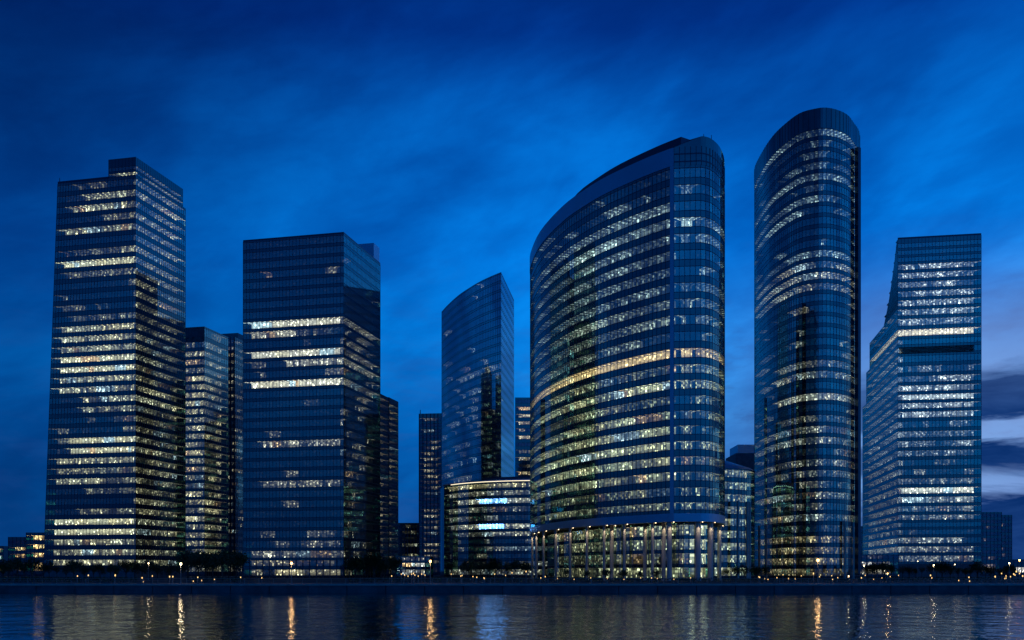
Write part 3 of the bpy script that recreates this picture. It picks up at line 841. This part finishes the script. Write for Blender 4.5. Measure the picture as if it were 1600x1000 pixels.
for i, y in enumerate(yG):
    side = .3 if y < 520 else random.uniform(.4, .6)
    if 835 < y < 870: side = .75
    r = (y, [lG[i], side])
    if i == 7: r = (y, [1.0, 1.0], (1.35, 1.12, .74))
    elif y < 720: r = r + ((.82, .90, .90),)
    rowsG.append(r)
# unlit top storeys
rowsG = [(385, [.02, .02]), (396, [.02, .02]), (406.5, [.02, .04])] + rowsG
GT = thing('office_tower', 'rightmost big glass tower with sloping left side and one bright white storey', 'office tower', (174.4, 450, GZ))
topG, botG = tower(GT, gorder(10), rowsG, 450, zat(374, 450), zbase=zat(881, 450), wf=.62, pal=((.9, .96, .85), (1, .93, .7)), plan=gorder)
prism(GT, 'plinth', [w[1][0] for w in gorder(5)], GZ - .1, zat(881, 450) - .02, M['stone'])
# black louvre storey
mb = MB()
for k in range(5):
    z = zat(552.5, 450) + k * .62
    a, b = (G0[0] + .5, G0[1] - .35), (Gr[0] - 3.2, Gr[1] + .25)
    d = math.atan2(b[1] - a[1], b[0] - a[0]); L = math.dist(a, b)
    mb.box((a[0] + b[0]) / 2, (a[1] + b[1]) / 2, z, L, .25, .38, M['asphalt'], d)
mb.build('louvre', GT)
band_wall(GT, 'parapet', [G0, Gr], zat(374, 450), zat(374, 450) + .8, .4, M['metal'])

# ------------------------------------------------------------------ low buildings of the far city
def lowblock(name, label, cat, px0, px1, Y, ytop, dep, rows, pal, wf=.5, wall='stone', bay=2.2, yoff=0, gain=1.0):
    t = thing(name, label, cat, (at((px0 + px1) / 2, Y), Y, GZ))
    a, b = (at(px0, Y), Y), (at(px1, Y), Y + yoff)
    w = [('win', [a, b], 0), ('plain', [b, (b[0], b[1] + dep)], 0), ('plain', [(b[0], b[1] + dep), (a[0], a[1] + dep)], 0), ('plain', [(a[0], a[1] + dep), a], 0)]
    tower(t, w, rows, Y, zat(ytop, Y), zbase=GZ, wf=wf, bay=bay, mull=.4, gls='glass_dim', pal=pal, gain=gain)
    return t
AMB = ((1, .80, .35), (1, .62, .22))
lowblock('low_rise_building', 'low building with two warm amber lit rows beside the foot of the tallest tower', 'low-rise building', 41, 80, 520, 832, 22,
         [(841, .94), (855, .9), (868, .7), (881, .5)], AMB, gain=2.2)
lowblock('low_rise_building', 'dim purple-grey low building at the left edge, lower than its amber lit neighbour', 'low-rise building', 13, 45, 540, 839, 20,
         [(848, .08), (858, .6), (869, .6), (881, .4)], AMB, gain=1.6)
lowblock('low_rise_building', 'narrow lit block cut by the left edge of the picture', 'low-rise building', -30, 5, 560, 853, 20,
         [(861, .7), (872, .9), (882, .7)], AMB, gain=2.0)
lowblock('low_rise_building', 'distant low office block between the residential tower and the far slab tower', 'low-rise building', 622, 657, 680, 817, 25,
         [(823, .06), (832, .3), (842, .25), (852, .5), (863, .3)], ((.9, 1, .8), (1, .9, .5)))
lowblock('low_rise_building', 'bright white lit pavilion at street level in the gap between the central towers', 'pavilion', 618, 672, 420, 869, 16,
         [(874, .5), (882.5, 1.0), (893, .6)], ((.8, .9, 1), (1, .9, .6)), wf=.6)
lowblock('low_rise_building', 'dark reddish block with rooftop plant right beside the rightmost big tower', 'apartment block', 1530, 1565, 600, 800, 24,
         [(806 + 9.5 * i, (.03, .08, .05, .1, .06, .12, .06, .1, .1)[i]) for i in range(9)], ((1, .8, .7), (1, .8, .5)))
lowblock('low_rise_building', 'dark block one step lower at the right of the reddish block', 'apartment block', 1560, 1581, 608, 804.5, 24,
         [(811 + 9.5 * i, (.03, .05, .05, .08, .06, .1, .06, .1)[i]) for i in range(8)], ((1, .8, .7), (1, .8, .5)))
lowblock('low_rise_building', 'long low building with a white lit sign strip at the right edge', 'low-rise building', 1584, 1640, 520, 874, 16,
         [(878, .1), (887.5, 1.0)], ((.85, .92, 1), (1, .9, .8)), wf=.45)
lowblock('low_rise_building', 'low glazed annex at the foot of the sloping tower on its left side', 'annex', 1338, 1404, 425, 866, 20,
         [(871, .25), (881, .5), (892, .6)], ((.9, .95, 1), (1, .85, .5)))
lowblock('low_rise_building', 'sliver of a far block seen between the oval tower and the sloping tower', 'low-rise building', 1328, 1352, 700, 822, 20,
         [(829, .15), (840, .2), (851, .3), (862, .3)], ((.9, .8, .8), (1, .8, .5)))

# ------------------------------------------------------------------ trees
def leafmat():
    m, g, o = newmat('leaves')
    p = g.n('ShaderNodeBsdfPrincipled')
    t = g.n('ShaderNodeTexCoord')
    nn = g.noise(t.outputs['Object'], .9, 3, .6)
    g.put(p, 'Base Color', g.mix(g.mr(nn, .35, .65), (.022, .045, .014, 1), (.065, .10, .03, 1))); g.put(p, 'Roughness', .65)
    m.node_tree.links.new(p.outputs[0], o.inputs[0]); return m
M['leaf'] = leafmat()
M['bark'] = principled('bark', (.08, .06, .045), .9, noise=.3, nscale=3)
def tree_proto(kind, h, w, seed):
    rnd = random.Random(seed)
    t = thing('broadleaf_tree', 'x', 'tree')
    tr = MB(); tr.tube((0, 0, -.1), (0.05, 0, h * .38), .22, .15, M['bark'], 8)
    tips = []
    for k in range(7):
        a = k * 2.4 + rnd.random(); r = w * .5 * rnd.uniform(.35, .75); z = h * rnd.uniform(.5, .82)
        tr.tube((0.05, 0, h * rnd.uniform(.28, .4)), (r * math.cos(a), r * math.sin(a), z), .09, .03, M['bark'], 5)
        tips.append((r * math.cos(a), r * math.sin(a), z))
    tips.append((0, 0, h * .85)); tips.append((w * .1, -w * .1, h * .68)); tips.append((0, 0, h * .6))
    tr.build('trunk', t)
    cr = MB()
    for (cx, cy, cz) in tips:
        R = w * rnd.uniform(.20, .31)
        for i in range(120):
            d = Vector((rnd.gauss(0, 1), rnd.gauss(0, 1), rnd.gauss(0, .8))).normalized() * R * rnd.random() ** .45
            c = Vector((cx, cy, cz)) + d
            s = rnd.uniform(.13, .30)
            a = Vector((rnd.gauss(0, 1), rnd.gauss(0, 1), rnd.gauss(0, 1))).normalized(); b = a.orthogonal().normalized()
            cr.face([tuple(c + a * s), tuple(c + b * s * .6), tuple(c - a * s), tuple(c - b * s * .6)], M['leaf'])
    cr.build('crown', t)
    return t
protos = [tree_proto(0, 7.0, 5.6, 1), tree_proto(1, 8.2, 6.2, 2), tree_proto(2, 6.2, 6.0, 3), tree_proto(3, 9.0, 5.6, 4)]
used = [False] * 4
def put_tree(px, Y, h, k, label, group):
    p = protos[k]; H = (7.0, 8.2, 6.2, 9.0)[k]
    loc = (at(px, Y), Y, GZ); s = h / H
    if not used[k]:
        used[k] = True; p.location = loc; p.scale = (s, s, s); p.rotation_euler = (0, 0, random.random() * 6); p['label'] = label; p['group'] = group
        return p
    c = copy_tree(p, loc, random.random() * 6, s, label); c['group'] = group
    return c
rt = random.Random(5)
def grove(px0, px1, n, Y0, Y1, h0, h1, label, group):
    for i in range(n):
        px = px0 + (px1 - px0) * (i + rt.uniform(.2, .8)) / n
        put_tree(px, rt.uniform(Y0, Y1), rt.uniform(h0, h1), rt.randrange(4), label, group)
grove(-30, 85, 9, 245, 300, 5.0, 6.8, 'dark broadleaf tree in the unlit row at the left end of the promenade', 'trees at the left end of the promenade')
grove(85, 215, 10, 250, 330, 4.4, 6.2, 'small dark tree in the row in front of the tallest tower', 'trees in front of the tallest tower')
grove(215, 285, 5, 260, 330, 4.5, 6.5, 'small tree standing by the lit entrance at the corner of the tallest tower', 'trees at the corner of the tallest tower')
grove(290, 380, 10, 262, 330, 8.0, 10.5, 'tall dark tree in the thick clump between the tallest tower and the dark square tower', 'trees between the two left towers')
grove(540, 625, 9, 265, 360, 5.5, 8.5, 'dark tree in the clump at the right corner of the dark square tower', 'trees beside the dark square tower')
grove(700, 826, 9, 300, 380, 5.0, 7.2, 'dark tree at the foot of the round drum block', 'trees in front of the drum block')
grove(1130, 1200, 5, 262, 300, 3.6, 5.0, 'small tree at the foot of the small rounded block', 'trees by the small rounded block')
grove(1345, 1400, 4, 300, 380, 4.5, 6.0, 'small tree before the glazed annex', 'trees before the annex')
grove(1402, 1590, 17, 280, 400, 3.8, 5.6, 'dark tree in the row hiding the foot of the rightmost big tower', 'trees before the rightmost tower')
grove(840, 1040, 7, 262, 270, 2.6, 3.6, 'low tree between the pale columns of the huge curved tower', 'low trees by the columns')
# hedges along the promenade
def hedge(px0, px1, Y, h, label):
    t = MB(); rnd = random.Random(int(px0))
    x0, x1 = at(px0, Y), at(px1, Y)
    for i in range(int((x1 - x0) * 34)):
        c = Vector((rnd.uniform(x0, x1), Y + rnd.uniform(-.7, .7), GZ + h * rnd.random() ** .7))
        s = rnd.uniform(.12, .28)
        a = Vector((rnd.gauss(0, 1), rnd.gauss(0, 1), rnd.gauss(0, 1))).normalized(); b = a.orthogonal().normalized()
        t.face([tuple(c + a * s), tuple(c + b * s * .6), tuple(c - a * s), tuple(c - b * s * .6)], M['leaf'])
    o = t.build('hedge'); o['label'] = label; o['category'] = 'hedge'; o['group'] = 'clipped hedges along the promenade'
hedge(-20, 215, 236, 1.3, 'long low hedge behind the promenade before the tallest tower')
hedge(300, 378, 236, 1.2, 'low hedge below the tall clump of trees')
hedge(545, 690, 236, 1.1, 'low hedge from the dark square tower to the drum block')
hedge(700, 826, 240, 1.2, 'low hedge in front of the drum block')
hedge(835, 1125, 240, 1.1, 'long low hedge in front of the pale columns')
hedge(1130, 1330, 240, 1.0, 'low hedge in front of the oval tower')
hedge(1340, 1600, 240, 1.2, 'long low hedge before the rightmost big tower')

# ------------------------------------------------------------------ lamps
M['lamp_warm'] = emissive('street_lamp_sodium', (1, .42, .09), 17.0)
M['lamp_white'] = emissive('street_lamp_white', (1, .74, .36), 9.0)
M['lamp_small'] = emissive('garden_lamp', (1, .62, .22), 1.9)
M['pole'] = principled('painted_pole', (.30, .28, .26), .5)
def lamp(px, py, Y, mat, label, r=.24):
    z = zat(py, Y)
    t = thing('street_lamp', label, 'street lamp', (at(px, Y), Y, GZ))
    mb = MB(); mb.cyl(at(px, Y), Y, GZ - .02, z - .25, .09, .06, M['pole'], 8); mb.cyl(at(px, Y), Y, GZ - .02, GZ + .5, .16, .14, M['pole'], 8); mb.build('pole', t)
    mb = MB(); mb.cyl(at(px, Y), Y, z - .3, z - .18, .06, .26, M['pole'], 10); mb.cyl(at(px, Y), Y, z + r, z + r + .12, .30, .08, M['pole'], 10); mb.build('lamp_housing', t)
    mb = MB(); mb.ball(at(px, Y), Y, z, r, M[mat], 8, 6); mb.build('globe', t)
    if Y < 320:
        ld = bpy.data.lights.new('lamp_light', 'POINT'); ld.energy = 150 if Y < 250 else 80; ld.color = (1, .62, .26) if mat == 'lamp_warm' else (1, .82, .5)
        ld.shadow_soft_size = r; lo = bpy.data.objects.new('lamp_light', ld); COL.objects.link(lo); lo.parent = t
        lo.matrix_parent_inverse = t.matrix_basis.inverted(); lo.location = (at(px, Y), Y - .02, z - .45)
    return t
lamp(282.5, 881, 213, 'lamp_white', 'street lamp left of the dark square tower, before the tall tree clump')
lamp(455.5, 880, 213, 'lamp_warm', 'orange street lamp in front of the dark square tower')
lamp(672.5, 877, 213, 'lamp_warm', 'orange street lamp in the gap left of the drum block')
lamp(1278, 875.5, 213, 'lamp_warm', 'orange street lamp in front of the oval tower', .28)
lamp(232, 880, 300, 'lamp_white', 'street lamp at the corner of the tallest tower', .2)
lamp(1459, 883, 300, 'lamp_white', 'street lamp among the trees before the rightmost big tower, left of the middle', .2)
lamp(1492, 882, 320, 'lamp_white', 'street lamp among the trees before the rightmost big tower, right of the middle', .16)
lamp(1577, 880, 300, 'lamp_white', 'tall street lamp beside the dark blocks near the right edge', .22)
lamp(1593, 875.5, 420, 'lamp_warm', 'street lamp with a pinkish glare at the far right edge', .36)
lamp(1434, 877, 330, 'lamp_white', 'small street lamp near the left corner of the rightmost big tower', .13)
lamp(1387, 896, 260, 'lamp_warm', 'short lamp in front of the glazed annex', .13)
lamp(1350, 883.5, 300, 'lamp_white', 'white street lamp left of the glazed annex', .17)
lamp(1326, 900, 250, 'lamp_white', 'short lamp at the right foot of the oval tower', .13)
def garden(px, py, Y, label, r=.16, mat='lamp_small'):
    z = zat(py, Y)
    t = thing('garden_lamp', label, 'garden lamp', (at(px, Y), Y, GZ), group='garden lamps along the waterfront')
    mb = MB(); mb.cyl(at(px, Y), Y, GZ - .02, max(GZ + .2, z - r), .05, .05, M['pole'], 6); mb.build('post', t)
    mb = MB(); mb.cyl(at(px, Y), Y, z - r * 1.6, z + r * 1.6, r, r, M[mat], 8); mb.build('lamp_head', t)
gl = [(121, 900, 1.3), (138, 899, 1.4), (180, 899, 2.2), (222, 903, 1.6), (224, 909, 1), (238, 900, 1), (265, 901, 1.5), (270, 901, 1.5), (302, 908, 1), (309, 902, 1.3), (315, 907, 1), (335, 905, 1), (376, 902, 1),
      (409, 903, .9), (646, 896, 1), (612, 900, 1), (720, 900, 1), (745, 902, 1), (757, 904, 1), (800, 895, 1.2), (822, 893, 1.5), (852, 901, 1), (1018, 903, .8), (1187, 902, 1), (1200, 905, .9), (1232, 904, 1), (1271, 896, 1.4), (1301, 905, 1), (1346, 903, 1.4), (1454, 899, 1.6),
      (1514, 902, 1.3), (1515, 908, 1), (1456, 903, .9), (1498, 907, .8), (1555, 901, 1.8), (1572, 900, 1), (1584, 897, 1.5), (1588, 893, 1.6), (1598, 900, 1.8), (1570, 904, 1)]
gl += [(627 + 5.3 * i, 897 + (i % 3) * 1.6, .7) for i in range(8)] + [(1176 + 9.5 * i, 898 + (i * 7 % 5) * 1.6, .6) for i in range(16) if i % 3] + [(705 + 17 * i, 897 + (i % 4) * 2, .6) for i in range(6)]
gl += [(845 + 26 * i, 903 + (i % 3), .5) for i in range(10)] + [(1352 + 13 * i, 899 + (i * 3 % 4) * 2, .5) for i in range(5)] + [(1565 + 7 * i, 896 + (i * 3 % 4) * 2.5, 1.0) for i in range(5)]
places = ['before the tallest tower', 'before the dark square tower', 'before the drum block', 'before the pale columns', 'before the oval tower', 'before the rightmost tower']
for px, py, s in gl:
    pl = places[0 if px < 380 else 1 if px < 640 else 2 if px < 828 else 3 if px < 1140 else 4 if px < 1345 else 5]
    garden(px, py, 225 + rt.uniform(-8, 9), 'small warm lamp among the shrubs ' + pl, .055 * (1 + s * .6))

# ------------------------------------------------------------------ promenade railing
M['rail'] = principled('painted_railing', (.35, .33, .30), .5)
def rail_proto():
    t = thing('railing', 'section of the metal railing along the edge of the quay', 'railing', (0, 0, 0), 'railing sections along the quay')
    mb = MB()
    for z, r in ((1.08, .045), (.72, .02), (.40, .02)): mb.tube((-15, 0, z), (15, 0, z), r, r, M['rail'], 6)
    mb.build('rails', t)
    me = None
    for k in range(10):
        mb = MB(); mb.cyl(-13.5 + 3 * k, 0, 0, 1.08, .045, .035, M['rail'], 6); mb.build('post', t)
    return t
rp = rail_proto()
for k in range(-6, 7):
    loc = (k * 30.0, QY + 1.6, GZ + .04)
    if k == -6: rp.location = loc
    else: copy_tree(rp, loc)
